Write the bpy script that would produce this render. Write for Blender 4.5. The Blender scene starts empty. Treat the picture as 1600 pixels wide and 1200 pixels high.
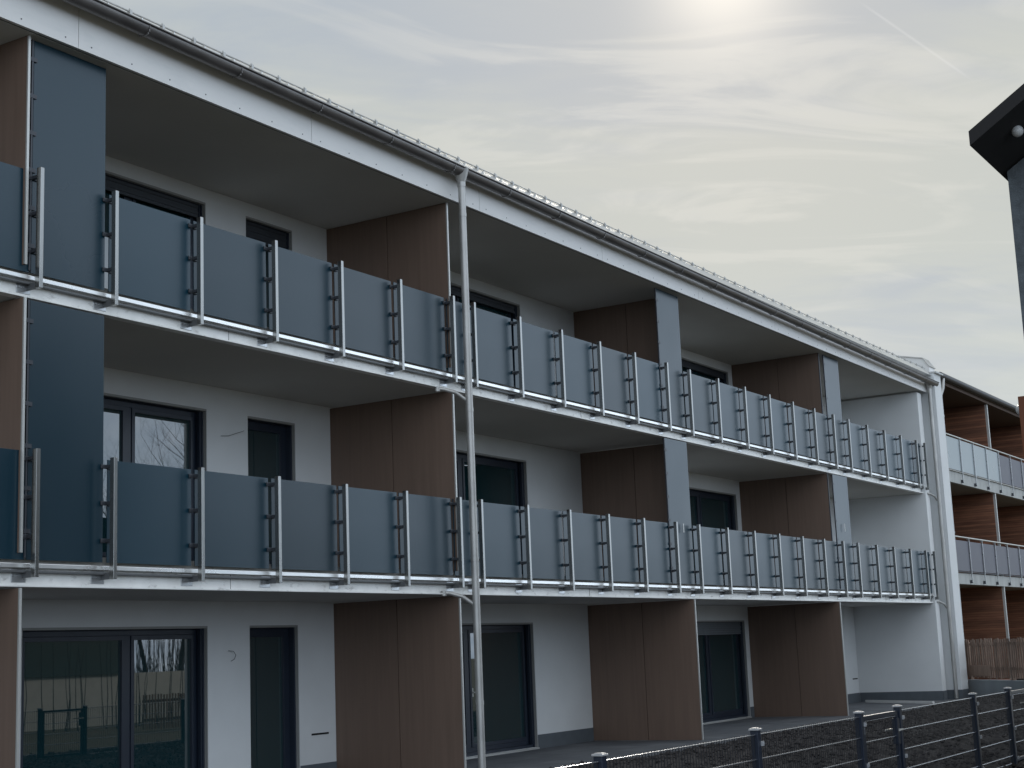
import bpy, math, random
from mathutils import Vector, noise
R = math.radians
random.seed(7)
sc = bpy.context.scene
col = sc.collection

# ---------------------------------------------------------------- camera
CAM = dict(f=2368.8, yaw=1.01902, pitch=0.174389, roll=-0.0403320, D=11.7896, h=1.70125)
def make_camera():
    a, b, c = CAM['yaw'], CAM['pitch'], CAM['roll']
    f = Vector((math.sin(a)*math.cos(b), math.cos(a)*math.cos(b), math.sin(b)))
    r = Vector((math.cos(a), -math.sin(a), 0)); u = r.cross(f)
    r2 = r*math.cos(c)+u*math.sin(c); u2 = -r*math.sin(c)+u*math.cos(c)
    cd = bpy.data.cameras.new('camera'); co = bpy.data.objects.new('camera', cd); col.objects.link(co)
    from mathutils import Matrix
    m = Matrix(((r2.x, u2.x, -f.x), (r2.y, u2.y, -f.y), (r2.z, u2.z, -f.z))).to_4x4()
    m.translation = Vector((0, -CAM['D'], CAM['h']))
    co.matrix_world = m
    cd.sensor_width = 36; cd.sensor_fit = 'HORIZONTAL'; cd.lens = CAM['f']/1600*36
    cd.clip_start = .1; cd.clip_end = 3000
    sc.camera = co
make_camera()

# ---------------------------------------------------------------- sky, sun, exposure
SUN = Vector((2438.7, 1011.8, 1204.6)).normalized()
SUN_EL = math.asin(SUN.z); SUN_AZ = math.atan2(SUN.x, SUN.y)
def make_world():
    w = bpy.data.worlds.new('World'); sc.world = w; w.use_nodes = True
    nt = w.node_tree; N = nt.nodes; L = nt.links; N.clear()
    out = N.new('ShaderNodeOutputWorld'); bg = N.new('ShaderNodeBackground'); L.new(bg.outputs[0], out.inputs[0])
    sky = N.new('ShaderNodeTexSky'); sky.sky_type = 'NISHITA'; sky.sun_disc = False
    sky.sun_elevation = SUN_EL; sky.sun_rotation = SUN_AZ; sky.air_density = 1.2; sky.dust_density = 2.0
    tc = N.new('ShaderNodeTexCoord'); D = tc.outputs['Generated']
    def mth(op, a, b=None, c=None, clamp=False):
        n = N.new('ShaderNodeMath'); n.operation = op; n.use_clamp = clamp
        for i, v in enumerate((a, b, c)):
            if v is None: continue
            if isinstance(v, (int, float)): n.inputs[i].default_value = v
            else: L.new(v, n.inputs[i])
        return n.outputs[0]
    def dot(v):
        n = N.new('ShaderNodeVectorMath'); n.operation = 'DOT_PRODUCT'; L.new(D, n.inputs[0]); n.inputs[1].default_value = v
        return n.outputs['Value']
    def mixc(f, a, b, mode='MIX'):
        n = N.new('ShaderNodeMix'); n.data_type = 'RGBA'; n.blend_type = mode
        for s, v in ((n.inputs['Factor'], f), (n.inputs['A'], a), (n.inputs['B'], b)):
            if isinstance(v, (int, float)): s.default_value = v
            elif isinstance(v, tuple): s.default_value = (*v, 1)
            else: L.new(v, s)
        return n.outputs['Result']
    def smooth(x, a, b):
        n = N.new('ShaderNodeMapRange'); n.interpolation_type = 'SMOOTHSTEP'; L.new(x, n.inputs[0])
        n.inputs[1].default_value = a; n.inputs[2].default_value = b; return n.outputs[0]
    sx = N.new('ShaderNodeSeparateXYZ'); L.new(D, sx.inputs[0]); X, Y, Z = sx.outputs
    zz = mth('ADD', mth('MAXIMUM', Z, 0.0), 0.14)
    cv = N.new('ShaderNodeCombineXYZ'); L.new(mth('DIVIDE', X, zz), cv.inputs[0]); L.new(mth('DIVIDE', Y, zz), cv.inputs[1])
    def noi(scale, detail, rot, stretch, dist=0.0, off=0):
        def vd(v):
            q = N.new('ShaderNodeVectorMath'); q.operation = 'DOT_PRODUCT'; L.new(cv.outputs[0], q.inputs[0]); q.inputs[1].default_value = v; return q.outputs['Value']
        ca, sa = math.cos(R(rot)), math.sin(R(rot))
        cb = N.new('ShaderNodeCombineXYZ'); L.new(mth('ADD', mth('MULTIPLY', vd((ca, sa, 0)), stretch), off), cb.inputs[0]); L.new(mth('ADD', vd((-sa, ca, 0)), off*.7), cb.inputs[1])
        n = N.new('ShaderNodeTexNoise'); L.new(cb.outputs[0], n.inputs['Vector']); n.inputs['Scale'].default_value = scale
        n.inputs['Detail'].default_value = detail; n.inputs['Roughness'].default_value = .55; n.inputs['Distortion'].default_value = dist
        return n.outputs['Fac']
    big = noi(1.0, 3, -62, .55, .4, 3.1)
    mid = noi(2.4, 7, -55, .40, .8, 1.7)
    fine = noi(6.5, 9, -50, .35, 1.2, 9.2)
    wisp = noi(4.2, 10, -48, .38, 2.0, 5.4)
    v = mth('ADD', mth('MULTIPLY', big, .50), mth('ADD', mth('MULTIPLY', mid, .34), mth('MULTIPLY', fine, .16)))
    f = smooth(v, .42, .56)
    cloud = mixc(f, (.435, .50, .575), (.575, .615, .59))
    # thin white streaks near the sun
    sd = dot(tuple(SUN))
    glow = mth('POWER', mth('MAXIMUM', sd, 0.0), 38.0)
    core = mth('POWER', mth('MAXIMUM', sd, 0.0), 1100.0)
    streak = mth('MULTIPLY', smooth(wisp, .47, .62), mth('POWER', mth('MAXIMUM', sd, 0.0), 30.0))
    warm = mixc(mth('MULTIPLY', glow, .50), cloud, (.635, .62, .59))
    warm = mixc(mth('MULTIPLY', streak, .5), warm, (.80, .79, .74))
    warm = mixc(mth('MULTIPLY', core, .95), warm, (1.05, 1.0, .92))
    # brighter pale band low down
    low = smooth(Z, .28, .12)
    warm = mixc(mth('MULTIPLY', low, .5), warm, (.65, .705, .72))
    # the side away from the sun is clearer and bluer
    back = smooth(dot((.25, 1.0, 0.0)), .22, -.30)
    bcol = mixc(smooth(v, .42, .62), (.95, 1.06, 1.18), (1.46, 1.48, 1.50))
    bcol = mixc(smooth(Z, .05, .75), mixc(1.0, bcol, (1.42, 1.58, 1.76), 'MULTIPLY'), mixc(1.0, bcol, (.76, .76, .76), 'MULTIPLY'))
    res = mixc(back, warm, bcol)
    # contrail: a short streak on a great circle
    def ray(px, py):
        a, b, c = CAM['yaw'], CAM['pitch'], CAM['roll']
        fw = Vector((math.sin(a)*math.cos(b), math.cos(a)*math.cos(b), math.sin(b)))
        r = Vector((math.cos(a), -math.sin(a), 0)); u = r.cross(fw)
        r2 = r*math.cos(c)+u*math.sin(c); u2 = -r*math.sin(c)+u*math.cos(c)
        return (fw+r2*(px-800)/CAM['f']+u2*(600-py)/CAM['f']).normalized()
    p, q = ray(1362, 16), ray(1500, 112); nrm = p.cross(q).normalized(); mid_d = (p+q).normalized()
    ln = smooth(mth('ABSOLUTE', dot(tuple(nrm))), .0013, .0)
    ext = smooth(dot(tuple(mid_d)), math.cos(R(2.6)), math.cos(R(1.4)))
    res = mixc(mth('MULTIPLY', mth('MULTIPLY', ln, ext), .17), res, (.95, .95, .95))
    sk = N.new('ShaderNodeVectorMath'); sk.operation = 'SCALE'; L.new(sky.outputs[0], sk.inputs[0]); sk.inputs['Scale'].default_value = .3
    fin = mixc(.93, sk.outputs[0], mixc(1.0, res, (10, 10, 10), 'MULTIPLY'))
    gr = mixc(smooth(Z, -.02, .0), (.5, .5, .5), fin)
    L.new(gr, bg.inputs[0]); bg.inputs['Strength'].default_value = .1
make_world()
sl = bpy.data.lights.new('sun', 'SUN'); sl.energy = 2.2; sl.angle = R(6); sl.color = (1, .93, .82)
so = bpy.data.objects.new('sun', sl); col.objects.link(so)
so.rotation_euler = SUN.to_track_quat('Z', 'Y').to_euler(); so.location = (0, 0, 60)
sc.view_settings.view_transform = 'Standard'; sc.view_settings.look = 'None'
sc.view_settings.exposure = 0.0; sc.view_settings.gamma = 1.0
sc.render.resolution_x = 1024; sc.render.resolution_y = 768
sc.render.engine = 'CYCLES'
sc.cycles.max_bounces = 8

# ---------------------------------------------------------------- materials
def mat(name, colr, rough=.6, metal=0.0, var=.0, vscale=3.0, bump=0.0, bscale=20.0, ior=1.5, stretch=(1, 1, 1), col2=None, spec=None, detail=5):
    m = bpy.data.materials.new(name); m.use_nodes = True; nt = m.node_tree; N = nt.nodes; L = nt.links
    b = N['Principled BSDF']; b.inputs['Base Color'].default_value = (*colr, 1); b.inputs['Roughness'].default_value = rough
    b.inputs['Metallic'].default_value = metal; b.inputs['IOR'].default_value = ior
    tc = N.new('ShaderNodeTexCoord'); mp = N.new('ShaderNodeMapping'); L.new(tc.outputs['Object'], mp.inputs[0]); mp.inputs['Scale'].default_value = stretch
    if var or col2:
        n = N.new('ShaderNodeTexNoise'); L.new(mp.outputs[0], n.inputs[0]); n.inputs['Scale'].default_value = vscale; n.inputs['Detail'].default_value = detail
        cr = N.new('ShaderNodeValToRGB'); L.new(n.outputs['Fac'], cr.inputs[0]); e = cr.color_ramp.elements
        e[0].position = .3; e[1].position = .7
        c2 = col2 or tuple(min(1, c*(1+var)) for c in colr); c1 = colr if col2 else tuple(c*(1-var) for c in colr)
        e[0].color = (*c1, 1); e[1].color = (*c2, 1); L.new(cr.outputs[0], b.inputs['Base Color'])
        mr = N.new('ShaderNodeMapRange'); L.new(n.outputs['Fac'], mr.inputs[0]); mr.inputs[3].default_value = max(.02, rough-.08); mr.inputs[4].default_value = min(1, rough+.08)
        L.new(mr.outputs[0], b.inputs['Roughness'])
    if bump:
        n2 = N.new('ShaderNodeTexNoise'); L.new(mp.outputs[0], n2.inputs[0]); n2.inputs['Scale'].default_value = bscale; n2.inputs['Detail'].default_value = 6
        bp = N.new('ShaderNodeBump'); bp.inputs['Strength'].default_value = bump; bp.inputs['Distance'].default_value = .01
        L.new(n2.outputs['Fac'], bp.inputs['Height']); L.new(bp.outputs[0], b.inputs['Normal'])
    return m
def add_stains(m, dark, scale, lo, hi, amt, stretch=(1, 1, 1)):
    """dirt that belongs to the surface: multiplies the base colour where a noise is high"""
    nt = m.node_tree; N = nt.nodes; L = nt.links; b = N['Principled BSDF']
    tc = N.new('ShaderNodeTexCoord'); mp = N.new('ShaderNodeMapping'); L.new(tc.outputs['Object'], mp.inputs[0]); mp.inputs['Scale'].default_value = stretch
    n = N.new('ShaderNodeTexNoise'); L.new(mp.outputs[0], n.inputs[0]); n.inputs['Scale'].default_value = scale; n.inputs['Detail'].default_value = 8; n.inputs['Roughness'].default_value = .65
    mr = N.new('ShaderNodeMapRange'); L.new(n.outputs['Fac'], mr.inputs[0]); mr.inputs[1].default_value = lo; mr.inputs[2].default_value = hi; mr.inputs[4].default_value = amt
    mx = N.new('ShaderNodeMix'); mx.data_type = 'RGBA'; L.new(mr.outputs[0], mx.inputs['Factor'])
    if b.inputs['Base Color'].links: L.new(b.inputs['Base Color'].links[0].from_socket, mx.inputs['A'])
    else: mx.inputs['A'].default_value = b.inputs['Base Color'].default_value
    mx.inputs['B'].default_value = (*dark, 1); L.new(mx.outputs['Result'], b.inputs['Base Color'])
    return m
def planks(m, axis, width, dark=.35):
    """board joints as thin dark lines and board-to-board tone, along one object axis"""
    nt = m.node_tree; N = nt.nodes; L = nt.links; b = N['Principled BSDF']
    tc = N.new('ShaderNodeTexCoord'); s = N.new('ShaderNodeSeparateXYZ'); L.new(tc.outputs['Object'], s.inputs[0])
    d = N.new('ShaderNodeMath'); d.operation = 'DIVIDE'; L.new(s.outputs[axis], d.inputs[0]); d.inputs[1].default_value = width
    fr = N.new('ShaderNodeMath'); fr.operation = 'FRACT'; L.new(d.outputs[0], fr.inputs[0])
    fl = N.new('ShaderNodeMath'); fl.operation = 'FLOOR'; L.new(d.outputs[0], fl.inputs[0])
    wn = N.new('ShaderNodeTexWhiteNoise'); wn.noise_dimensions = '1D'; L.new(fl.outputs[0], wn.inputs['W'])
    lt = N.new('ShaderNodeMath'); lt.operation = 'GREATER_THAN'; L.new(fr.outputs[0], lt.inputs[0]); lt.inputs[1].default_value = .10
    mr = N.new('ShaderNodeMapRange'); L.new(wn.outputs['Value'], mr.inputs[0]); mr.inputs[3].default_value = .62; mr.inputs[4].default_value = 1.25
    mu = N.new('ShaderNodeMath'); mu.operation = 'MULTIPLY'; L.new(lt.outputs[0], mu.inputs[0]); L.new(mr.outputs[0], mu.inputs[1])
    mx_ = N.new('ShaderNodeMath'); mx_.operation = 'MAXIMUM'; L.new(mu.outputs[0], mx_.inputs[0]); mx_.inputs[1].default_value = dark
    mx = N.new('ShaderNodeMix'); mx.data_type = 'RGBA'; mx.blend_type = 'MULTIPLY'; mx.inputs['Factor'].default_value = 1
    if b.inputs['Base Color'].links: L.new(b.inputs['Base Color'].links[0].from_socket, mx.inputs['A'])
    else: mx.inputs['A'].default_value = b.inputs['Base Color'].default_value
    L.new(mx_.outputs[0], mx.inputs['B']); L.new(mx.outputs['Result'], b.inputs['Base Color'])
    return m

M = {}
M['plaster'] = mat('white_plaster', (.70, .715, .72), .9, var=.04, vscale=1.2, bump=.25, bscale=160)
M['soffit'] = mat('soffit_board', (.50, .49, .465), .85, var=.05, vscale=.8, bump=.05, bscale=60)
M['fascia'] = mat('white_fascia_sheet', (.72, .71, .695), .45, var=.02, vscale=2, bump=.02, bscale=8)
add_stains(M['fascia'], (.55, .56, .56), 1.6, .5, .8, .5, (1, 1, 4))
M['plinth'] = mat('grey_plinth', (.10, .115, .13), .85, var=.08, vscale=6, bump=.2, bscale=90)
M['steel'] = mat('galvanised_steel', (.48, .49, .50), .30, .95, var=.12, vscale=14, bump=.03, bscale=60)
M['post'] = mat('brushed_post_steel', (.31, .31, .30), .28, 1.0, var=.06, vscale=6, stretch=(1, 1, .1))
M['beam'] = mat('galvanised_beam', (.80, .80, .78), .5, .1, var=.07, vscale=5)
add_stains(M['beam'], (.22, .21, .20), 5.5, .56, .74, .75, (1, 1, 2.5))
M['rail'] = mat('bright_tube_steel', (.80, .80, .79), .28, .8, var=.04, vscale=9, stretch=(.3, 1, 1))
M['bracket'] = mat('dull_bracket', (.13, .135, .14), .5, .5)
M['clamp'] = mat('dark_clamp', (.05, .055, .065), .45, .3)
M['panel'] = mat('anthracite_blue_panel', (.002, .025, .042), .30, 0, var=.02, vscale=.7, ior=1.5)
M['brown'] = mat('brown_laminate', (.160, .107, .080), .55, 0, var=.09, vscale=3.5, stretch=(6, 6, .25), ior=1.5, detail=8)
M['edge'] = mat('aluminium_edge', (.52, .52, .50), .4, .5)
M['frame'] = mat('anthracite_window_frame', (.016, .024, .040), .38, 0, var=.05)
M['reveal'] = mat('grey_reveal', (.30, .30, .29), .6, 0)
M['shutter'] = mat('roller_shutter', (.05, .058, .070), .5, .2)
M['glass'] = mat('window_glass', (.008, .032, .038), .012, 0, ior=2.05)
M['gutter'] = mat('weathered_zinc', (.17, .16, .155), .45, .7, var=.2, vscale=2.5, bump=.04, bscale=25, stretch=(1, 3, 3))
M['zinc'] = mat('zinc_pipe', (.42, .415, .40), .45, .6, var=.16, vscale=5, stretch=(1, 1, .5), bump=.03, bscale=30)
M['roof'] = mat('light_metal_roof', (.66, .66, .65), .30, .8, var=.05, vscale=2)
M['slab'] = mat('terrace_slab', (.13, .138, .15), .7, 0, var=.15, vscale=2.2, bump=.15, bscale=60)
M['soil'] = mat('dark_soil', (.018, .015, .015), .95, 0, vscale=9, col2=(.068, .060, .057), bump=.8, bscale=18)
M['ground'] = mat('ground_mud', (.15, .125, .085), .95, 0, vscale=.8, col2=(.11, .105, .06), bump=.5, bscale=9)
M['fence'] = mat('anthracite_fence', (.012, .019, .036), .38, .2)
M['fencewire'] = mat('anthracite_wire', (.018, .020, .026), .30, .2)
M['fencerod'] = mat('glint_painted_rod', (.50, .51, .54), .25, .85)  # horizontals of the same dark mesh; caught light put in as a paler colour
M['cap'] = mat('grey_post_cap', (.42, .43, .45), .35, .3)
M['larch'] = planks(mat('stained_larch', (.16, .062, .034), .6, 0, vscale=3, col2=(.26, .115, .062), stretch=(.6, .6, 7), detail=8), 2, .07)
M['soffit2'] = mat('old_soffit', (.24, .22, .20), .8, 0, var=.08)
M['slabface'] = mat('old_concrete_edge', (.42, .43, .42), .8, 0, var=.10, vscale=2.5)
add_stains(M['slabface'], (.22, .22, .22), 3, .5, .75, .6, (1, 1, .4))
M['perf'] = mat('perforated_sheet', (.10, .10, .12), .5, .4, var=.1, vscale=3)
M['frost'] = mat('pale_glass_infill', (.20, .245, .26), .3, 0, var=.08, vscale=2)
M['picket'] = mat('weathered_picket', (.19, .13, .10), .85, 0, vscale=5, col2=(.32, .235, .185), stretch=(4, 4, .5), bump=.3, bscale=40)
M['concrete'] = mat('concrete_wall', (.26, .29, .31), .85, 0, var=.1, vscale=2, bump=.2, bscale=50)
M['darkwood'] = mat('dark_soffit_wood', (.012, .011, .012), .8, 0, var=.2, vscale=6)
M['slate'] = mat('slate_render', (.10, .115, .13), .9, 0, var=.25, vscale=9, bump=.7, bscale=45, detail=10)
M['globe'] = mat('opal_globe', (.50, .51, .52), .3)
M['rust'] = mat('orange_timber', (.10, .028, .012), .7, 0, vscale=4, col2=(.17, .055, .016), stretch=(3, 3, .3), bump=.3)
M['bark'] = mat('bark', (.05, .04, .032), .9, 0, var=.2, vscale=9, bump=.5)
M['barnwhite'] = mat('barn_white', (.78, .79, .76), .9, 0, var=.06)
M['barngreen'] = mat('barn_green_roof', (.02, .05, .045), .6, 0, var=.2)
M['gutter2'] = mat('dark_old_gutter', (.05, .05, .055), .5, .4, var=.2)
M['brownsoffit'] = mat('brown_soffit_wood', (.075, .045, .032), .8, 0, var=.2, vscale=5)
M['shutter_grey'] = mat('grey_roller_shutter', (.17, .19, .21), .5, .2)
M['black'] = mat('black_slot', (.008, .008, .008), .8)
def per_object(m, lo, hi):
    nt = m.node_tree; N = nt.nodes; L = nt.links; b = N['Principled BSDF']
    oi = N.new('ShaderNodeObjectInfo'); mr = N.new('ShaderNodeMapRange'); L.new(oi.outputs['Random'], mr.inputs[0]); mr.inputs[3].default_value = lo; mr.inputs[4].default_value = hi
    mx = N.new('ShaderNodeMix'); mx.data_type = 'RGBA'; mx.blend_type = 'MULTIPLY'; mx.inputs['Factor'].default_value = 1
    L.new(b.inputs['Base Color'].links[0].from_socket, mx.inputs['A']); L.new(mr.outputs[0], mx.inputs['B']); L.new(mx.outputs['Result'], b.inputs['Base Color'])
per_object(M['panel'], .75, 1.3); per_object(M['brown'], .86, 1.1); per_object(M['picket'], .6, 1.25)
# tile joints for the terrace
def tile(m):
    nt = m.node_tree; N = nt.nodes; L = nt.links; b = N['Principled BSDF']
    tc = N.new('ShaderNodeTexCoord'); br = N.new('ShaderNodeTexBrick'); L.new(tc.outputs['Object'], br.inputs['Vector'])
    br.offset = 0; br.inputs['Scale'].default_value = 1; br.inputs['Brick Width'].default_value = .6; br.inputs['Row Height'].default_value = .6; br.inputs['Mortar Size'].default_value = .006
    br.inputs['Color1'].default_value = (1, 1, 1, 1); br.inputs['Color2'].default_value = (.7, .72, .75, 1); br.inputs['Mortar'].default_value = (.25, .25, .25, 1)
    mx = N.new('ShaderNodeMix'); mx.data_type = 'RGBA'; mx.blend_type = 'MULTIPLY'; mx.inputs['Factor'].default_value = 1
    L.new(b.inputs['Base Color'].links[0].from_socket, mx.inputs['A']); L.new(br.outputs['Color'], mx.inputs['B']); L.new(mx.outputs['Result'], b.inputs['Base Color'])
tile(M['slab'])

# ---------------------------------------------------------------- mesh helpers
class MB:
    def __init__(s): s.v = []; s.f = []; s.mi = []; s.sm = []
    def add(s, vs, fs, mi=0, smooth=False):
        o = len(s.v); s.v += [tuple(v) for v in vs]
        for f in fs: s.f.append(tuple(i+o for i in f)); s.mi.append(mi); s.sm.append(smooth)
        return s
    def box(s, x0, x1, y0, y1, z0, z1, mi=0, ch=0.0):
        if x0 > x1: x0, x1 = x1, x0
        if y0 > y1: y0, y1 = y1, y0
        vs = [(x0, y0, z0), (x1, y0, z0), (x1, y1, z0), (x0, y1, z0), (x0, y0, z1), (x1, y0, z1), (x1, y1, z1), (x0, y1, z1)]
        return s.add(vs, [(0, 3, 2, 1), (4, 5, 6, 7), (0, 1, 5, 4), (1, 2, 6, 5), (2, 3, 7, 6), (3, 0, 4, 7)], mi)
    def prism(s, pts, z0, z1, mi=0):
        n = len(pts); vs = [(x, y, z0) for x, y in pts]+[(x, y, z1) for x, y in pts]
        fs = [tuple(reversed(range(n))), tuple(range(n, 2*n))]+[(i, (i+1) % n, n+(i+1) % n, n+i) for i in range(n)]
        return s.add(vs, fs, mi)
    def extr(s, prof, x0, x1, mi=0, dz=0.0):   # profile in y,z swept along x, dz = rise to x1
        n = len(prof); vs = [(x0, y, z) for y, z in prof]+[(x1, y, z+dz) for y, z in prof]
        fs = [tuple(range(n)), tuple(reversed(range(n, 2*n)))]+[(i, n+i, n+(i+1) % n, (i+1) % n) for i in range(n)]
        return s.add(vs, fs, mi)
    def tube(s, p, q, r, r2=None, n=10, mi=0, caps=True):
        p = Vector(p); q = Vector(q); r2 = r if r2 is None else r2; d = (q-p).normalized()
        a = d.orthogonal().normalized(); b = d.cross(a)
        vs = []
        for c, rr in ((p, r), (q, r2)):
            for i in range(n):
                t = 2*math.pi*i/n; vs.append(c+a*math.cos(t)*rr+b*math.sin(t)*rr)
        s.add(vs, [(i, (i+1) % n, n+(i+1) % n, n+i) for i in range(n)], mi, True)
        if caps: s.add(vs, [tuple(reversed(range(n))), tuple(range(n, 2*n))], mi)
        return s
    def sphere(s, c, r, mi=0, n=14, sz=1.0):
        vs = []; m = n//2
        for j in range(m+1):
            ph = math.pi*j/m
            for i in range(n):
                t = 2*math.pi*i/n; vs.append((c[0]+r*math.sin(ph)*math.cos(t), c[1]+r*math.sin(ph)*math.sin(t), c[2]+r*sz*math.cos(ph)))
        return s.add(vs, [(j*n+i, (j+1)*n+i, (j+1)*n+(i+1) % n, j*n+(i+1) % n) for j in range(m) for i in range(n)], mi, True)
    def build(s, name, mats, parent=None, bevel=0.0, at=None):
        me = bpy.data.meshes.new(name); vv = s.v
        if at: vv = [(a-at[0], b-at[1], c-at[2]) for a, b, c in vv]
        me.from_pydata(vv, [], s.f)
        if not isinstance(mats, (list, tuple)): mats = [mats]
        for m in mats: me.materials.append(m)
        me.polygons.foreach_set('material_index', s.mi); me.polygons.foreach_set('use_smooth', s.sm); me.update()
        o = bpy.data.objects.new(name, me); col.objects.link(o)
        if at: o.location = at
        if parent: setpar(o, parent)
        if bevel:
            b = o.modifiers.new('bevel', 'BEVEL'); b.width = bevel; b.segments = 2; b.limit_method = 'ANGLE'
        return o
PARPOS = {}
def wpos(o):
    p = Vector(o.location)
    while o.parent: o = o.parent; p += Vector(o.location)
    return p
def setpar(o, parent):
    p = Vector(o.location)-wpos(parent); o.parent = parent; o.location = p
def tag(o, label=None, cat=None, group=None, kind=None):
    if label: o['label'] = label
    if cat: o['category'] = cat
    if group: o['group'] = group
    if kind: o['kind'] = kind
    return o
def empty(name, loc, label, cat, group=None):
    o = bpy.data.objects.new(name, None); col.objects.link(o); o.location = loc; o.empty_display_size = .2
    return tag(o, label, cat, group)
def dup(o, parent, loc=None):      # loc in world
    c = o.copy(); col.objects.link(c); c.parent = None
    c.location = loc if loc is not None else wpos(o)
    setpar(c, parent)
    return c

# ---------------------------------------------------------------- the setting
W = 2.345            # y of the plastered back wall; y = 0 is the front of the railing posts
H = 2.9
X0B = 2.0            # left end of the building, well outside the picture
# ground sheet
g = MB().box(-300, 400, -300, 400, -.6, -.08).build('ground', M['ground']); tag(g, 'muddy brown-green ground around the buildings', 'ground', kind='structure')
t = MB().box(X0B-1, 41.9, -.85, W+.4, -.3, 0).build('terrace', M['slab']); tag(t, 'dark grey slab terrace along the foot of the building', 'terrace', kind='structure')
# cultivated soil bed with clods
def soil():
    b = MB(); x0, x1, y0, y1 = 8.0, 41.6, -8.6, -.85; st = .07
    nx = int((x1-x0)/st); ny = int((y1-y0)/st)
    for j in range(ny+1):
        for i in range(nx+1):
            x = x0+(x1-x0)*i/nx; y = y0+(y1-y0)*j/ny
            e = min(1, max(0, (-.85-y)/.5)); fr = min(1, max(0, (y+6.9)/2.0))
            base = .02+.10*e*fr
            base += .10*e*fr*noise.noise(Vector((x*.35, y*.5, 1)))
            cl = noise.noise(Vector((x*2.3, y*2.3, 5)))*.05+abs(noise.noise(Vector((x*6, y*6, 2))))*.055+noise.noise(Vector((x*13, y*13, 7)))*.02
            b.v.append((x, y, base-.03+cl*(.35+.65*e)))
    for j in range(ny):
        for i in range(nx):
            k = j*(nx+1)+i; b.f.append((k, k+1, k+nx+2, k+nx+1)); b.mi.append(0); b.sm.append(False)
    o = b.build('soil_bed', M['soil']); tag(o, 'dark freshly dug soil of the front gardens behind the wire fence', 'soil', kind='structure')
soil()

# ---------------------------------------------------------------- main building
B = empty('apartment_building', (20, 1.2, 0), 'new white three-storey apartment building with two floors of grey-blue panelled steel balconies', 'apartment building')
WINS = [(12.0, 15.06, 13.78), (20.25, 23.35, 21.42), (30.05, 32.72, 30.95)]   # x0, x1, mullion
WINS_L = [(4.6, 7.6, 6.0)]
DOORS = [(15.88, 16.90)]
HEAD = 2.19
def opening_wall(z0, z1, zf, sill=.03):
    ops = sorted([(a, b) for a, b, c in WINS+WINS_L]+DOORS)
    b = MB(); x = X0B
    th = .30
    for a, c in ops:
        b.box(x, a, W, W+th, z0, z1); x = c
        b.box(a, c, W, W+th, zf+HEAD, z1)
        if z0 < zf+sill: b.box(a, c, W, W+th, z0, zf+sill)
    b.box(x, 40.9, W, W+th, z0, z1)
    return b
for k, (z0, z1, zf) in enumerate(((0, 2.9, 0), (2.9, 5.8, 2.9), (5.8, 8.5, 5.8))):
    opening_wall(z0, z1, zf).build('wall', M['plaster'], B)
# rest of the building body behind, so that it is a real volume
MB().box(X0B, 40.9, W+.9, 12.5, 0, 8.3).build('rear_body', M['plaster'], B)
# end cross wall (its left flank is seen) and the projecting party wall to the neighbour
MB().box(40.12, 40.46, .10, W, 0, 8.15).build('end_wall', M['plaster'], B, bevel=.01)
MB().box(40.74, 41.36, -.22, W+.3, 0, 8.72).build('party_wall', M['plaster'], B, bevel=.01)
MB().box(40.46, 40.74, .45, W, 0, 8.3).build('end_wall', M['plaster'], B)
# plinth bands, 8 mm proud
segs = [X0B]+[v for a in sorted([(a, b) for a, b, c in WINS+WINS_L]+DOORS) for v in a]+[40.11]
for i in range(0, len(segs), 2): MB().box(segs[i]+.004, segs[i+1]-.004, W-.008, W+.02, 0, .24).build('plinth', M['plinth'], B)
MB().box(40.112, 40.13, .092, W-.01, 0, .24).box(40.1125, 40.47, .092, .11, .001, .24).build('plinth', M['plinth'], B)
MB().box(40.73, 40.75, -.228, .44, 0, .24).box(40.7305, 41.37, -.23, -.21, .001, .24).build('plinth', M['plinth'], B)
# floors: slab with soffit
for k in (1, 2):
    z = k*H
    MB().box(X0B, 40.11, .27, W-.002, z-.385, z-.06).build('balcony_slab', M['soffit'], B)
MB().box(X0B, 40.11, .05, W-.002, 8.188, 8.36).build('eaves_soffit', M['soffit'], B)

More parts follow.
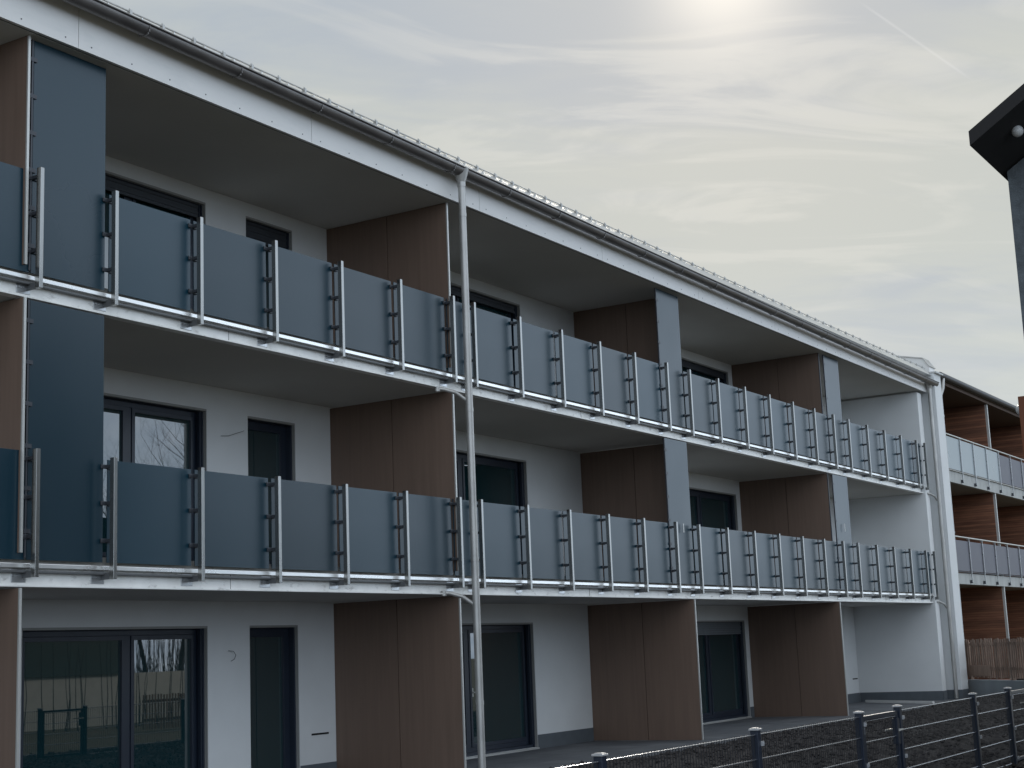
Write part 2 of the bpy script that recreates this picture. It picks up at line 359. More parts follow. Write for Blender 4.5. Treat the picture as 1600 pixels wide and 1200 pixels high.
# windows ---------------------------------------------------------------
def window(x0, x1, xm, zf, shut=0.0, handle=True):
    z0, z1 = zf+.03, zf+HEAD
    b = MB()
    # dark casing ring lining the opening, then outer frame, mullion
    ya, yb = W+.055, W+.22
    t_ = .035
    b.box(x0, x0+t_, ya, yb, z0, z1); b.box(x1-t_, x1, ya, yb, z0, z1); b.box(x0+t_, x1-t_, ya, yb, z1-t_, z1); b.box(x0+t_, x1-t_, ya+.02, yb, z0, z0+.05)
    fy0, fy1 = W+.15, W+.218
    a0, a1, b0, b1 = x0+t_, x1-t_, z0+.05, z1-t_
    b.box(a0, a0+.07, fy0, fy1, b0, b1); b.box(a1-.07, a1, fy0, fy1, b0, b1); b.box(a0+.07, a1-.07, fy0, fy1, b1-.07, b1); b.box(a0+.07, a1-.07, fy0, fy1, b0, b0+.08)
    b.box(xm-.05, xm+.05, fy0, fy1, b0+.08, b1-.07)
    # roller shutter guides
    b.box(a0+.002, a0+.03, ya+.01, fy0-.02, b0, b1-.001); b.box(a1-.03, a1-.002, ya+.01, fy0-.02, b0, b1-.001)
    o = b.build('window', M['frame'], B, bevel=.004)
    # sashes + panes
    for (p0, p1) in ((a0+.07, xm-.05), (xm+.05, a1-.07)):
        s = MB(); q0, q1 = b0+.08, b1-.07; w = .055
        s.box(p0+.002, p0+w, fy0-.012, fy1-.02, q0+.002, q1-.002); s.box(p1-w, p1-.002, fy0-.012, fy1-.02, q0+.002, q1-.002)
        s.box(p0+w, p1-w, fy0-.012, fy1-.02, q1-w, q1-.002); s.box(p0+w, p1-w, fy0-.012, fy1-.02, q0+.002, q0+w)
        s.build('sash', M['frame'], o)
        MB().box(p0+w-.005, p1-w+.005, W+.172, W+.196, q0+w-.005, q1-w+.005).build('pane', M['glass'], o)
    # light metal lintel strip and outer reveal
    r = MB(); r.box(x0+.001, x1-.001, W+.004, W+.054, z1-.03, z1-.001); r.box(x1-.012, x1-.001, W+.004, W+.054, z0, z1-.031); r.box(x0+.001, x0+.012, W+.004, W+.054, z0, z1-.031)
    r.build('reveal', M['reveal'], o)
    if shut > 0:
        s = MB(); n = max(1, int(shut/.045))
        for i in range(n):
            zt = z1-.04-i*.045; s.box(x0+.04, x1-.04, W+.075+(.006 if i % 2 else 0), W+.10+(.006 if i % 2 else 0), zt-.042, zt)
        s.build('roller_shutter', M['shutter_grey'] if (zf < 1 and x0 > 30) else M['shutter'], o)
    MB().box(x0-.0, x1+.0, W-.03, W+.10, zf+.0, zf+.028).build('sill', M['edge'], o)
    if handle:
        hb = MB(); hx = xm+.11; hb.box(hx-.014, hx+.014, fy0-.022, fy0-.012, zf+.98, zf+1.12); hb.tube((hx, fy0-.04, zf+1.05), (hx+.11, fy0-.045, zf+1.05), .009, n=8); hb.tube((hx, fy0-.012, zf+1.05), (hx, fy0-.045, zf+1.05), .009, n=8)
        hb.build('handle', M['edge'], o)
    return o
for (a, b, m) in WINS+WINS_L:
    for k in range(3):
        sh = 0.0
        if k == 2 and a < 13: sh = .22
        if k == 0 and a > 30: sh = .30
        if k == 2 and 13 < a: sh = .16
        window(a, b, m, k*H, sh, handle=(19 < a < 25))
def gdoor(x0, x1, zf):
    z0, z1 = zf+.03, zf+HEAD; b = MB(); ya, yb = W+.055, W+.22; t_ = .035
    b.box(x0, x0+t_, ya, yb, z0, z1); b.box(x1-t_, x1, ya, yb, z0, z1); b.box(x0+t_, x1-t_, ya, yb, z1-t_, z1); b.box(x0+t_, x1-t_, ya+.02, yb, z0, z0+.05)
    fy0, fy1 = W+.15, W+.218; w = .12
    a0, a1, b0, b1 = x0+t_, x1-t_, z0+.05, z1-t_
    b.box(a0, a0+w, fy0, fy1, b0, b1); b.box(a1-w, a1, fy0, fy1, b0, b1); b.box(a0+w, a1-w, fy0, fy1, b1-w, b1); b.box(a0+w, a1-w, fy0, fy1, b0, b0+w)
    o = b.build('door', M['frame'], B, bevel=.004)
    MB().box(a0+w-.004, a1-w+.004, W+.18, W+.20, b0+w-.004, b1-w+.004).build('pane', M['glass'], o)
    r = MB(); r.box(x0+.001, x1-.001, W+.004, W+.054, z1-.03, z1-.001); r.box(x1-.012, x1-.001, W+.004, W+.054, z0, z1-.031)
    r.build('reveal', M['reveal'], o)
    if zf > 5: 
        s = MB()
        for i in range(6): zt = z1-.04-i*.045; s.box(x0+.04, x1-.04, W+.075+(.006 if i % 2 else 0), W+.10+(.006 if i % 2 else 0), zt-.042, zt)
        s.build('roller_shutter', M['shutter'], o)
    MB().box(x0, x1, W-.03, W+.10, zf, zf+.028).build('sill', M['edge'], o)
for (a, b) in DOORS:
    for k in range(3): gdoor(a, b, k*H)

# partitions --------------------------------------------------------------
PX = [2.45, 10.075, 17.72, 25.365, 32.94]
def partition(x, zf, zt):
    b = MB(); z0 = zf+(.004 if zf == 0 else .0)
    hid = zf > .5 and x > 20
    b.box(x-.012, x+.012, .19 if hid else .125, 1.190, z0, zt, ch=0); b.box(x-.012, x+.012, 1.202, W-.004, z0, zt)
    b.box(x+.004, x+.011, 1.190, 1.202, z0, zt-.01, 1)
    o = b.build('partition', [M['brown'], M['black']], B)
    hid = zf > .5 and x > 20
    e = MB(); e.box(x-.015, x+.015, .17 if hid else .105, .19 if hid else .125, z0, zt)
    e.build('edge_profile', M['clamp'] if hid else M['edge'], o)
    if zf == H and abs(x-17.72) < .1:
        MB().box(x-.034, x-.012, .14, 1.19, zf+1.30, zf+1.345).build('batten', M['darkwood'], o)
    return o
for x in PX:
    partition(x, 0, 2.497); partition(x, H-.06, 5.398); partition(x, 2*H-.06, 8.183)

# balcony beams ------------------------------------------------------------
def beam(k):
    z = (k-1)*H
    b = MB(); prof = [(.20, z+2.535), (.20, z+2.70), (.275, z+2.70), (.275, z+2.512), (.145, z+2.512), (.145, z+2.528), (.20, z+2.528)]
    prof = prof[1:]+prof[:0]
    prof = [(.20, z+2.70), (.268, z+2.70), (.268, z+2.512), (.15, z+2.512), (.15, z+2.526), (.20, z+2.526)]
    b.extr(prof, X0B, 40.30)
    # fixing plates
    o = b.build('balcony_beam', M['beam'], B)
    j = MB()
    for xx in (13.15, 21.6, 29.2, 36.4): j.box(xx-.0015, xx+.0015, .196, .1995, z+2.53, z+2.70)
    j.build('joint', M['clamp'], o)
    return o
beams = [beam(1), beam(2)]

# railings -----------------------------------------------------------------
PXS = [10.179, 11.199, 12.5, 13.8, 15.09, 16.38, 17.662, 18.208, 19.484, 20.76, 22.036, 23.307, 24.581, 25.536, 26.81, 28.11, 29.39, 30.69, 31.972, 33.19, 34.191, 35.51, 36.80, 38.10, 39.414]
LEFT = [2.56, 3.56, 4.84, 6.12, 7.40, 8.68]
ALLP = LEFT+PXS
TALL = {(2.56, 3.56), (10.179, 11.199), (24.581, 25.536), (33.19, 34.191)}
SECT = [(2.56, 10.179, 'a'), (10.179, 17.662, 'b'), (17.662, 25.536, 'c'), (25.536, 34.191, 'd'), (34.191, 41, 'e')]
# one post mesh, modelled at x = 0, floor offset 0, shared by all posts
def post_mesh():
    b = MB()
    b.box(-.024, .024, 0, .062, 2.598, 3.862, 0)                    # upright
    b.box(-.020, .020, .062, .198, 2.600, 2.668, 3)                 # bracket to the beam
    b.box(-.15, .03, .193, .1995, 2.555, 2.690, 2)                  # base plate
    for s in (-.12, -.07): b.tube((s, .182, 2.62), (s, .194, 2.62), .012, n=6, mi=2)
    for z in (3.775, 3.39, 3.00):
        b.box(-.072, .072, .134, .152, z-.022, z+.022, 1)
        b.box(-.018, .018, .062, .134, z-.018, z+.018, 1)
    return b
P0 = post_mesh().build('post', [M['post'], M['clamp'], M['steel'], M['bracket']], None, bevel=.003)
first_post = [True]
def put_post(x, dz, parent):
    if first_post[0]:
        first_post[0] = False; P0.location = (x, 0, dz); setpar(P0, parent); return P0
    return dup(P0, parent, (x, 0, dz))
for k in (0, 1):
    dz = k*H
    for (sa, sb, nm) in SECT:
        xs = [x for x in ALLP if sa-.01 <= x <= sb+.01]
        own = [x for x in xs if x > sa+.01 or nm == 'a']
        xe = xs[-1] if nm != 'e' else 40.28
        b = MB()
        lo = xs[0]+.03 if nm != 'a' else xs[0]-.2
        # bright bottom tube with a thinner one behind it
        b.box(lo, xe+.028, .125, .175, dz+2.692, dz+2.740)
        b.box(lo, xe+.028, .135, .192, dz+2.645, dz+2.672, 1)
        r = b.build('balcony_railing', [M['rail'], M['bracket']], B, bevel=.006)
        for x in own: put_post(x, dz, r)
        if nm == 'e': put_post(40.16, dz, r)
        prs = list(zip(xs[:-1], xs[1:]))
        if nm == 'e': prs.append((xs[-1], 40.16))
        for a, c in prs:
            if (round(a, 3), round(c, 3)) in {(round(p, 3), round(q, 3)) for p, q in TALL}:
                continue
            off = random.uniform(-.004, .004)
            MB().box(a+.026, c-.026, .155+off*.3, .165+off*.3, dz+2.775, dz+3.852).build('infill_panel', M['panel'], r, bevel=.0015, at=((a+c)/2, .16, dz+3.3)).rotation_euler = (R(random.uniform(-.3, .3)), 0, R(random.uniform(-.35, .35)))
        if nm == 'e':
            MB().box(40.20, 40.21, .165, .5, dz+2.775, dz+3.852).build('infill_panel', M['panel'], r)
# tall privacy screens
for (a, c) in sorted(TALL):
    for k, (z0, z1) in enumerate(((2.775, 5.395), (5.675, 8.175))):
        o = MB().box(a+.0, c-.03, .155, .165, z0, z1).build('privacy_screen', M['panel'], B, bevel=.0015)
        m = MB(); m.box(a-.040, a-.018, .14, .165, z0+.02, z1-.005, 0)
        for i in range(6):
            zz = z0+.28+i*(z1-z0-.5)/5; m.box(a-.055, a+.03, .137, .153, zz-.022, zz+.022, 1)
        m.build('mounting_profile', [M['clamp'], M['clamp']], o)

# eaves: fascia, gutter, roof ---------------------------------------------
FZ0, FZ1 = 8.200, 8.66
seams = [2.93, 6.78, 10.63, 14.50, 18.42, 22.25, 26.10, 29.92, 33.76, 37.70, 40.72]
xs = [X0B]+seams
f = MB()
for a, c in zip(xs[:-1], xs[1:]):
    f.box(a+.004, c-.004, -.006, .03, FZ0, FZ1)
    f.box(a+.004, c-.004, -.012, .03, FZ0-.008, FZ0-.0005)      # folded lip
    n = 7
    for i in range(n):
        xx = a+.18+(c-a-.36)*i/(n-1)
        f.tube((xx, -.0095, FZ0+.062), (xx, -.004, FZ0+.062), .0085, n=8, mi=1)
f.box(X0B, 40.72, .0305, .05, 8.192, FZ1-.01, 1)
f.build('fascia', [M['fascia'], M['clamp']], B)
# corner flashing in front of the pipe
MB().box(40.72, 41.38, -.30, W+.3, 8.72, 8.76).build('wall_capping', M['zinc'], B)
def gz(x): return 0.0 - .0065*(x-13.0)
gb = MB(); x0, x1 = X0B, 40.95; nseg = 12
rad = .095; cy, cz = -.185, 8.645
n = 12; prof_o = []; 
for i in range(n+1):
    t_ = math.pi+math.pi*i/n; prof_o.append((cy+rad*math.cos(t_), cz+rad*math.sin(t_)*1.1))
prof_i = [(cy+(y-cy)*.94, cz+(z-cz)*.94) for y, z in reversed(prof_o)]
def gseg(x0, x1):
    vs = []; pr = prof_o+prof_i; m_ = len(pr)
    for xx in (x0, x1):
        for y, z in pr: vs.append((xx, y, z+gz(xx)))
    gb.add(vs, [(i, m_+i, m_+(i+1) % m_, (i+1) % m_) for i in range(m_)], 0, True)
    gb.add(vs, [tuple(range(m_)), tuple(reversed(range(m_, 2*m_)))], 0)
gx = x0
while gx < x1-.1:
    ge = min(gx+3.0, x1); gseg(gx, ge); gx = ge
    # soldered joint collar
    if gx < x1-.1:
        gb.tube((gx, cy-rad-.002, cz+gz(gx)), (gx+.001, cy-rad-.002, cz+gz(gx)), .001, n=4)
gut = gb.build('gutter', M['gutter'], B)
rb = MB(); rb.tube((x0, cy-rad-.006, cz+.004+gz(x0)), (x1, cy-rad-.006, cz+.004+gz(x1)), .0105, n=8)
rb.build('gutter_bead', M['gutter'], gut)
xx = X0B+.4
while xx < 40.9:
    z = cz+gz(xx); hb = MB()
    for i in range(8):
        a_ = math.pi+math.pi*i/8; c_ = math.pi+math.pi*(i+1)/8; rr = rad+.001
        p = (xx, cy+rr*math.cos(a_), z+rr*1.1*math.sin(a_)); q = (xx, cy+rr*math.cos(c_), z+rr*1.1*math.sin(c_))
        hb.box(xx-.006, xx+.006, min(p[1], q[1])-.002, max(p[1], q[1])+.002, min(p[2], q[2])-.002, max(p[2], q[2])+.002)
    hb.build('gutter_bracket', M['gutter'], gut); xx += 1.5
# roof: low pitched metal with a steeper eaves sheet, standing seams and a snow guard tube
def rz(y): return 8.80+(y+.02)*math.tan(R(12))
rf = MB()
rf.extr([(-.165, 8.650), (-.02, 8.825), (9.0, 8.825+9.02*math.tan(R(12))), (9.0, 8.60+9.0*math.tan(R(12))), (.06, 8.655)], X0B-.3, 40.72)
roof = rf.build('roof', M['roof'], B)
sm = MB(); xx = X0B
while xx < 40.7:
    sm.extr([(-.02, 8.827), (-.02, 8.852), (6, 8.852+6.02*math.tan(R(12))), (6, 8.827+6.02*math.tan(R(12)))], xx-.006, xx+.006)
    xx += .502
sm.build('standing_seam', M['roof'], roof)
sg = MB(); sg.tube((X0B, .0, 8.872), (40.7, .0, 8.872), .011, n=8)
xx = 10.87-.502*17
while xx < 40.7:
    sg.box(xx-.018, xx+.018, -.018, .03, 8.83, 8.892); sg.tube((xx, .004, 8.885), (xx, .004, 8.912), .010, n=6)
    xx += .502
sg.build('snow_guard', M['zinc'], roof)
# raised party-wall coping behind the eaves
pp = MB(); 
pp.add([(40.95, -.05, 8.72), (40.95, -.05, 8.98), (40.95, .12, 9.20), (40.95, 6, 10.45), (40.95, 6, 8.7), (41.45, -.05, 8.72), (41.45, -.05, 8.98), (41.45, .12, 9.20), (41.45, 6, 10.45), (41.45, 6, 8.7)],
       [(0, 1, 2, 3, 4), (9, 8, 7, 6, 5), (0, 5, 6, 1), (1, 6, 7, 2), (2, 7, 8, 3), (3, 8, 9, 4), (0, 4, 9, 5)])
pw = pp.build('parapet', M['fascia'], B)
MB().extr([(-.08, 8.95), (.10, 9.215), (6, 10.475), (6, 10.455), (.115, 9.195), (-.06, 8.95)], 40.91, 41.49).build('coping', M['zinc'], pw)

# downpipes -----------------------------------------------------------------
def downpipe(x, y, ztop, zbot, mat_, r=.053, hop=True, lean=0):
    b = MB(); b.tube((x, y, ztop), (x, y, zbot), r, n=18)
    for z in (7.9, 5.05, 2.95, 1.0): 
        if zbot < z < ztop: b.tube((x, y, z), (x, y, z+.06), r+.005, n=18)
    o = b.build('downpipe', mat_, B)
    if hop:
        h = MB(); h.tube((x, y+.005, ztop+.20), (x, y, ztop+.0), .122, .058, n=22); h.tube((x, y, ztop), (x, y, ztop-.07), r+.006, n=18)
        h.build('outlet', mat_, o)
    k = MB()
    for z in (7.2, 4.6, 2.2): 
        if zbot < z < ztop: k.tube((x, y, z-.012), (x, y, z+.012), r+.008, n=18); k.tube((x, y, z), (x, y+.30, z), .007, n=6)
    return o
dp = downpipe(17.68, -.185, 8.42, 0, M['zinc'])
for z in (5.32, 2.46):
    e = MB(); pts = [(17.40, .16, z+.07), (17.46, .09, z+.06), (17.56, -.04, z+.01), (17.67, -.15, z-.10)]
    for p, q in zip(pts[:-1], pts[1:]): e.tube(p, q, .028, n=12)
    e.tube((17.40, .16, z+.10), (17.40, .16, z+.03), .04, n=12)
    e.build('branch_pipe', M['zinc'], dp)
dp2 = downpipe(40.62, -.10, 8.28, .02, M['zinc'], r=.05)
for z in (5.36, 2.50):
    e = MB(); pts = [(40.25, .12, z+.06), (40.36, .06, z+.05), (40.50, -.02, z-.02), (40.61, -.05, z-.12)]
    for p, q in zip(pts[:-1], pts[1:]): e.tube(p, q, .028, n=12)
    e.build('branch_pipe', M['zinc'], dp2)
# small wall details
v = MB()
v.box(17.16, 17.54, W-.006, W+.01, .638, .664); v.build('vent_slot', M['black'], B)
MB().box(39.65, 40.02, W-.006, W+.01, .60, .63).build('vent_slot', M['black'], B)
for pts in ([(15.42, W-.03, 1.86), (15.50, W-.05, 1.85), (15.545, W-.05, 1.80), (15.54, W-.03, 1.745), (15.50, W, 1.72)], [(15.33, W, 4.75), (15.45, W-.04, 4.76), (15.60, W-.05, 4.81), (15.76, W-.04, 4.86)]):
    c = MB()
    for p, q in zip(pts[:-1], pts[1:]): c.tube(p, q, .0035, n=6)
    c.build('lamp_cable', M['clamp'], B)
tp = MB(); tp.box(25.06, 25.085, .108, .117, 3.70, 3.86)
tp.build('panel_tag', M['edge'], B)
MB().box(33.62, 33.645, .108, .117, 4.10, 4.28).build('panel_tag', M['edge'], B)

# loose strip lying on the far terrace
s = MB(); p, q = Vector((39.45, 1.95, .03)), Vector((38.05, -.25, .03)); d = (q-p).normalized(); nn = Vector((-d.y, d.x, 0))*.03
s.prism([(p+nn)[:2], (q+nn)[:2], (q-nn)[:2], (p-nn)[:2]][::-1], .004, .07)
tag(s.build('metal_strip', M['fascia']), 'pale straight strip lying flat on the far end of the terrace', 'strip')

# ---------------------------------------------------------------- neighbouring building
N2 = empty('apartment_building', (50, 1, 0), 'older building at the right edge with reddish brown timber-clad balconies', 'apartment building')
XL, XR = 41.95, 66.0
MB().box(XL, XR, 2.3, 12, 0, 8.75).build('wall', M['larch'], N2)
for z0, z1 in ((3.04, 3.34), (5.87, 6.20)):
    MB().box(XL, XR, 0.0, .12, z0, z1).build('slab_edge', M['slabface'], N2)
    MB().box(XL, XR, .121, 2.298, z0+.02, z1-.02).build('balcony_slab', M['soffit2'], N2)
MB().box(XL, XR, 0.02, 2.298, 8.62, 8.72).build('eaves_soffit', M['brownsoffit'], N2)
r2 = MB().extr([(-.10, 8.78), (-.02, 8.88), (8, 10.55), (8, 10.3), (.02, 8.73)], XL-.35, XR).build('roof', M['gutter'], N2)
gg = MB(); gg.tube((XL-.3, -.13, 8.80), (XR, -.13, 8.80), .085, n=14); gg.build('gutter', M['gutter2'], N2)
MB().box(XL, XR, -.02, .02, 8.62, 8.79).build('fascia', M['brownsoffit'], N2)
for x in (47.1, 53.0, 59.0):
    for z0, z1 in ((.3, 3.055), (3.33, 5.885), (6.19, 8.62)):
        o = MB().box(x-.06, x+.06, .10, 2.298, z0, z1).build('partition', M['larch'], N2)
        MB().box(x-.035, x+.035, .03, .10, z0, z1).build('pole', M['edge'], o)
MB().box(41.40, 41.95, .25, 2.6, 0, 8.65).build('corner_wall', M['concrete'], N2)
# railing: handrail, posts, infill
px_low = [43.30, 44.68, 46.10, 47.53, 48.96, 50.4, 51.8, 53.2, 54.6, 56.0, 57.4, 58.8]
for zf, zr in ((3.04, 4.34), (5.87, 7.20)):
    b = MB(); b.tube((XL, -.03, zr), (XR, -.03, zr), .024, n=10)
    rl = b.build('balcony_railing', M['edge'], N2)
    q = MB(); q.box(-.012, .012, -.075, -.045, zf+.06, zr-.02); q.box(-.02, .02, -.07, .0, zf+.03, zf+.12, 1)
    q.box(-.012, .012, -.06, .0, zr-.06, zr-.035)
    p0 = q.build('post', [M['steel'], M['clamp']], None); p0.location = (px_low[0], 0, 0); setpar(p0, rl)
    for x in px_low[1:]: dup(p0, rl, (x, 0, 0))
    xs_ = [XL+.05]+px_low
    for a, c in zip(xs_[:-1], xs_[1:]):
        pale = zf > 5 and c < 48
        MB().box(a+.015, c-.015, -.04, -.03, zf+.36, zr-(.10 if not pale else .06)).build('infill_panel', M['frost'] if pale else M['perf'], rl)
    MB().tube((XL, -.035, zf+.33), (XR, -.035, zf+.33), .015, n=8).build('bottom_rail', M['edge'] if zf > 5 else M['clamp'], rl)
# downpipe with an offset bend at the top
d = MB(); pts = [(41.92, -.13, 8.74), (41.80, -.13, 8.45), (41.62, -.10, 8.22), (41.62, -.10, .05)]
for p, q in zip(pts[:-1], pts[1:]): d.tube(p, q, .055, n=14)
for z in (7.6, 4.4, 1.5): d.tube((41.62, -.10, z), (41.62, -.10, z+.05), .062, n=14)
d.build('downpipe', M['zinc'], N2)
MB().box(41.37, 41.94, .02, .25, 0, 8.6).build('corner_wall', M['fascia'], N2)

# ---------------------------------------------------------------- retaining wall and picket fence at right
p = Vector((42.2, .10, 0)); q = Vector((35.6, -6.2, 0)); d = (q-p).normalized(); nn = Vector((-d.y, d.x, 0))
if nn.x < 0: nn = -nn
bw = MB(); L_ = (q-p).length; seg = 2.0; k = 0
while k*seg < L_:
    a = p+d*(k*seg+.004); c = p+d*min(L_, (k+1)*seg-.004); pts = [a, c, c+nn*.2, a+nn*.2]
    bw.prism([(v_.x, v_.y) for v_ in pts], -.5, .45); k += 1
tag(bw.build('retaining_wall', M['concrete']), 'low smooth grey concrete wall beneath the picket fence', 'wall')
pf = empty('picket_fence', (p.x, p.y, .45), 'crooked weathered brown wooden picket fence standing on the low concrete wall', 'fence')
o_ = p+nn*.08
def obox(b, c, along, w, th, z0, z1, tilt=0.0, mi=0, pointed=False):
    n3 = Vector((-along.y, along.x, 0)); vs = []
    for z, s in ((z0, 0), (z1, 1)):
        for sx_, sy_ in ((-1, -1), (1, -1), (1, 1), (-1, 1)):
            vs.append(c+along*(sx_*w/2+tilt*s)+n3*(sy_*th/2)+Vector((0, 0, z)))
    b.add(vs, [(0, 3, 2, 1), (4, 5, 6, 7), (0, 1, 5, 4), (1, 2, 6, 5), (2, 3, 7, 6), (3, 0, 4, 7)], mi)
for z in (.72, 1.36):
    b = MB(); a = o_+nn*.03-d*.1; c = o_+d*(L_-.1)+nn*.03; obox(b, (a+c)/2, d, (c-a).length, .035, z, z+.07); b.build('rail', M['picket'], pf)
i = 0; s_ = -.2
while s_ < L_-.2 and i < 90:
    b = MB(); c = o_+d*s_; z1 = 1.52+random.uniform(-.02, .025); obox(b, c, d, .060, .02, .50+random.uniform(-.02, .02), z1, random.uniform(-.015, .03))
    b.build('picket', M['picket'], pf); s_ += .112+random.uniform(-.006, .006); i += 1
for s_ in (.1, 2.3, 4.5, 6.7):
    b = MB(); obox(b, o_+nn*.09+d*s_, d, .09, .09, .45, 1.45); b.build('post', M['picket'], pf)
# boards leaning low against the pickets
b = MB(); obox(b, o_+d*.75-nn*.04, d, 1.25, .02, .56, .84); b.build('kick_board', M['picket'], pf)

# ---------------------------------------------------------------- wire mesh fence along the gardens
FY = -6.6; FT = .945
def mesh_panel(x0, x1, name='mesh_panel', parent=None, y=FY, top=FT):
    b = MB(); zs = [top-.012, top-.212, top-.412, top-.612, top-.812, top-.905]
    for z in zs:
        for yy in (y-.008, y+.008): b.tube((x0, yy, z), (x1, yy, z), .0048, n=6, mi=1)
    n = int(round((x1-x0)/.05))
    for i in range(n+1):
        x = x0+.004+(x1-x0-.008)*i/n; b.box(x-.0024, x+.0024, y-.0024, y+.0024, top-.93, top+(.0))
    return b.build(name, [M['fencewire'], M['fencerod']], parent)
def fpost(x, parent, y=FY, top=.968):
    b = MB(); b.box(x-.034, x+.034, y-.034, y+.034, -.25, top)
    o = b.build('post', M['fence'], parent, bevel=.004)
    c = MB(); c.box(x-.044, x+.044, y-.044, y+.044, top+.001, top+.016); c.box(x-.03, x+.03, y-.03, y+.03, top+.0165, top+.022); c.build('cap', M['cap'], o, bevel=.004)
    for z in (.86, .47, .10):
        k = MB(); k.box(x+.02, x+.052, y-.052, y-.034, z-.02, z+.02); k.tube((x+.04, y-.056, z), (x+.04, y-.050, z), .010, n=8)
        k.build('clip', M['cap'], o)
    return o
def fence(xs_, label, nm):
    f_ = empty('mesh_fence', (xs_[0], FY, 0), label, 'fence', None)
    for x in xs_: fpost(x, f_)
    for a, c in zip(xs_[:-1], xs_[1:]): mesh_panel(a+.036, c-.036, parent=f_)
    return f_
fence([3.9, 6.65, 9.385, 12.09, 14.656], 'dark grey wire mesh fence running from the bottom edge up to the left gate post', 'l')
fence([15.846, 18.711, 20.35], 'dark grey wire mesh fence continuing from the right gate post to the right edge', 'r')
fence([21.47, 24.2, 26.9, 29.6, 32.3, 34.9], 'distant run of wire mesh fence beyond the second garden gate', 'x')
def gate(x0, x1, label):
    g_ = empty('garden_gate', (x0, FY, 0), label, 'gate')
    a, c = x0+.06, x1-.06; y = FY; top = .935
    b = MB(); w = .04
    b.box(a, a+w, y-.02, y+.02, .05, top); b.box(c-w, c, y-.02, y+.02, .05, top); b.box(a+w, c-w, y-.02, y+.02, top-w, top); b.box(a+w, c-w, y-.02, y+.02, .05, .05+w)
    b.build('gate_frame', M['fence'], g_, bevel=.003)
    mesh_panel(a+w, c-w, parent=g_, top=top-w-.0)
    l = MB(); l.box(c-.075, c+.005, y-.03, y+.03, .60, .86); l.build('lock_box', M['fence'], g_, bevel=.003)
    h = MB(); hz = .745
    for s in (-1, 1):
        h.tube((c-.035, y+s*.03, hz), (c-.035, y+s*.07, hz), .010, n=8); h.tube((c-.035, y+s*.07, hz), (c-.155, y+s*.075, hz), .010, n=8)
    h.build('handle', M['edge'], g_)
    k = MB()
    for z in (.2, .8): k.tube((x0+.045, y-.02, z-.04), (x0+.045, y-.02, z+.04), .012, n=8)
    k.build('hinge', M['cap'], g_)
gate(14.656, 15.846, 'narrow dark grey mesh gate with small handle between the two fence posts')
gate(20.35, 21.47, 'second garden gate of dark mesh, seen mirrored in the ground-floor window')

# ---------------------------------------------------------------- near house corner at the right edge
Hs = empty('neighbour_house', (18.3, -12.6, 0), 'dark overhanging roof corner of a slate-grey house at the upper right edge', 'house')
sl_ = .635; ye, ze = -8.1377, 6.4994; wx = 16.05; yc = -8.2052
yr = -12.6; zr_ = ze+sl_*(ye-yr)       # ridge
MB().add([(wx, yc, -.1), (wx, 2*yr-yc, -.1), (wx, 2*yr-yc, ze), (wx, yr, zr_-.03), (wx, yc, ze+.02), (20.6, yc, -.1), (20.6, 2*yr-yc, -.1), (20.6, 2*yr-yc, ze), (20.6, yr, zr_-.03), (20.6, yc, ze+.02)],
         [(0, 1, 2, 3, 4), (9, 8, 7, 6, 5), (0, 4, 9, 5), (4, 3, 8, 9), (3, 2, 7, 8), (2, 1, 6, 7), (1, 0, 5, 6)]).build('wall', M['slate'], Hs)
th = .15
def roofslab(y0, z0, y1, z1):
    x0, x1 = 14.85, 21.0
    v_ = [(x0, y0, z0), (x1, y0, z0), (x1, y1, z1), (x0, y1, z1)]
    v_ += [(a, b_, c+th) for a, b_, c in v_]
    return MB().add(v_, [(0, 1, 2, 3), (7, 6, 5, 4), (0, 4, 5, 1), (1, 5, 6, 2), (2, 6, 7, 3), (3, 7, 4, 0)])
roofslab(ye, ze, yr, zr_).build('roof', M['darkwood'], Hs)
roofslab(2*yr-ye, ze, yr+.0, zr_).build('roof', M['darkwood'], Hs)
gl = MB(); gl.sphere((15.3, -8.5142, 6.6929), .060, n=24); gl.tube((15.3, -8.5142, 6.6929), (15.3, -8.5142, 6.7619), .018, n=8)
gl.build('lamp', M['globe'], Hs)
tpz = empty('timber_post', (14.3, -8.6, 0), 'orange-brown timber post cut off by the right edge below the dark roof', 'post')
MB().box(14.22, 14.43, -8.7152, -8.5052, -.1, 3.8294).build('post_shaft', M['rust'], tpz, bevel=.004)
k = MB(); k.sphere((14.49, -8.4677, 3.7394), .054, n=20); k.tube((14.49, -8.4677, 3.7394), (14.4, -8.5352, 3.7394), .022, n=8); k.build('lamp', M['globe'], tpz)

# ---------------------------------------------------------------- what the windows mirror: barn, pickets, bare trees across the path
bn = empty('barn', (32, -23, 0), 'low white-walled barn with dark green roof, seen only mirrored in the ground-floor window', 'barn')
MB().box(20, 36.3, -28, -20, -.1, 1.5).build('wall', M['barnwhite'], bn)
MB().extr([(-28.1, 1.5), (-19.92, 1.5), (-20.1, 3.3), (-24, 5.0), (-28.1, 3.3)], 19.6, 35.2).build('roof', M['barngreen'], bn)
tag(MB().box(36.4, 50, -20.4, -20.1, -.1, 1.5).build('garden_wall', M['barnwhite']), 'long pale garden wall, seen only mirrored in the ground-floor window', 'wall')
pf2 = empty('picket_fence', (30, -14, 0), 'picket fence seen only mirrored in the right pane of the ground-floor window', 'fence')
b = MB(); b.box(30.3, 37, -14.03, -14.0, .22, .29); b.box(30.3, 37, -14.03, -14.0, .72, .79); b.build('rail', M['picket'], pf2)
for i in range(60):
    MB().box(30.3+i*.11, 30.35+i*.11, -13.998, -13.98, .0, .93+random.uniform(-.02, .02)).build('picket', M['picket'], pf2)

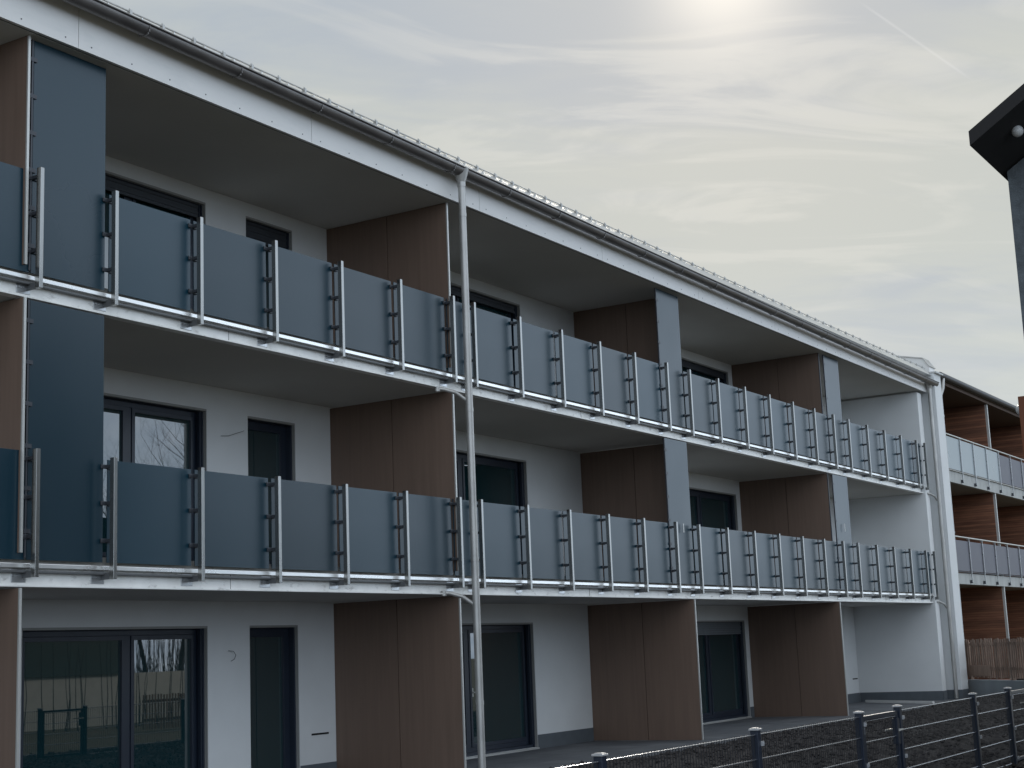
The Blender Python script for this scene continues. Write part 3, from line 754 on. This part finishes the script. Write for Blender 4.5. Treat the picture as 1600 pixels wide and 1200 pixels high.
def bare_tree(x, y, h, seed, label, group=None):
    rnd = random.Random(seed); T = empty('bare_tree', (x, y, -.1), label, 'tree', group)
    tr = MB(); cr = MB()
    def grow(p, dr, ln, r, lev):
        b = tr if lev == 0 else cr
        n = 4 if lev < 2 else 2; q = p
        for i in range(n):
            d2 = (dr+Vector((rnd.uniform(-1, 1), rnd.uniform(-1, 1), rnd.uniform(-.3, .6)))*(.10 if lev == 0 else .22)).normalized()
            e = q+d2*(ln/n); ra = r*(1-.45*i/n); rb_ = r*(1-.45*(i+1)/n)
            b.tube(q, e, ra, rb_, n=7 if lev < 2 else 3, caps=False)
            if lev < 4 and (lev > 0 or i >= 1):
                for _ in range(2 if lev < 3 else 2):
                    sd_ = Vector((rnd.uniform(-1, 1), rnd.uniform(-1, 1), rnd.uniform(.1, .9))).normalized()
                    grow(e, (d2*.55+sd_*.75).normalized(), ln*rnd.uniform(.42, .62), rb_*.55, lev+1)
            q = e; dr = d2
    grow(Vector((x, y, -.1)), Vector((0, 0, 1)), h*.62, h*.010, 0)
    tr.build('trunk', M['bark'], T); cr.build('crown', M['bark'], T)
TR = [(22, -17, 11, 1), (27.5, -19, 12, 2), (36.5, -25, 12, 3), (40.5, -24, 10, 4), (44, -26, 13, 5), (31, -31, 12, 6), (49, -27, 11, 7)]
for i, (x, y, h, s) in enumerate(TR):
    bare_tree(x, y, h, s, 'leafless tree across the path, seen only as a mirror image in the windows', 'bare trees mirrored in the windows')

# dense leafless stems: a bare hedge behind the pale wall and saplings before it (mirrored in the ground-floor glass)
def hedge():
    rnd = random.Random(3); b = MB()
    for i in range(900):
        x = rnd.uniform(34, 52); y = rnd.uniform(-25, -21); h = rnd.uniform(1.8, 4.6)
        p = Vector((x, y, -.1)); 
        for k in range(3):
            q = p+Vector((rnd.uniform(-.18, .18), rnd.uniform(-.1, .1), h/3)); b.tube(p, q, .022-.006*k, .016-.006*k, n=3, caps=False); p = q
    for i in range(46):
        x = rnd.uniform(24, 37); y = rnd.uniform(-18.8, -17); h = rnd.uniform(1.6, 3.2); p = Vector((x, y, -.1))
        for k in range(3):
            q = p+Vector((rnd.uniform(-.12, .12), 0, h/3)); b.tube(p, q, .016-.004*k, .012-.004*k, n=4, caps=False); p = q
    tag(b.build('bare_hedge', M['bark']), 'leafless thicket of thin stems, seen only mirrored in the ground-floor window', 'hedge', kind='stuff')
hedge()
# loose clods on the dug soil
def clods():
    rnd = random.Random(11); b = MB()
    base = [(1, 0, 0), (-1, 0, 0), (0, 1, 0), (0, -1, 0), (0, 0, 1), (0, 0, -1)]
    fs = [(0, 2, 4), (2, 1, 4), (1, 3, 4), (3, 0, 4), (2, 0, 5), (1, 2, 5), (3, 1, 5), (0, 3, 5)]
    for i in range(16000):
        x = rnd.uniform(9, 40); y = -rnd.uniform(1.0, 8.2); r_ = rnd.choice((.010, .014, .018, .022, .03, .045))*rnd.uniform(.7, 1.3)
        e = min(1, max(0, (-.85-y)/.5)); fr = min(1, max(0, (y+6.9)/2.0)); z = .0+.10*e*fr+.10*e*fr*noise.noise(Vector((x*.35, y*.5, 1)))+.03*e
        b.add([(x+a*r_*rnd.uniform(.6, 1.2), y+c*r_*rnd.uniform(.6, 1.2), z+d*r_*rnd.uniform(.5, .9)) for a, c, d in base], fs)
    tag(b.build('soil_clods', M['soil']), 'loose dark clods scattered over the dug soil', 'soil', kind='stuff')
clods()
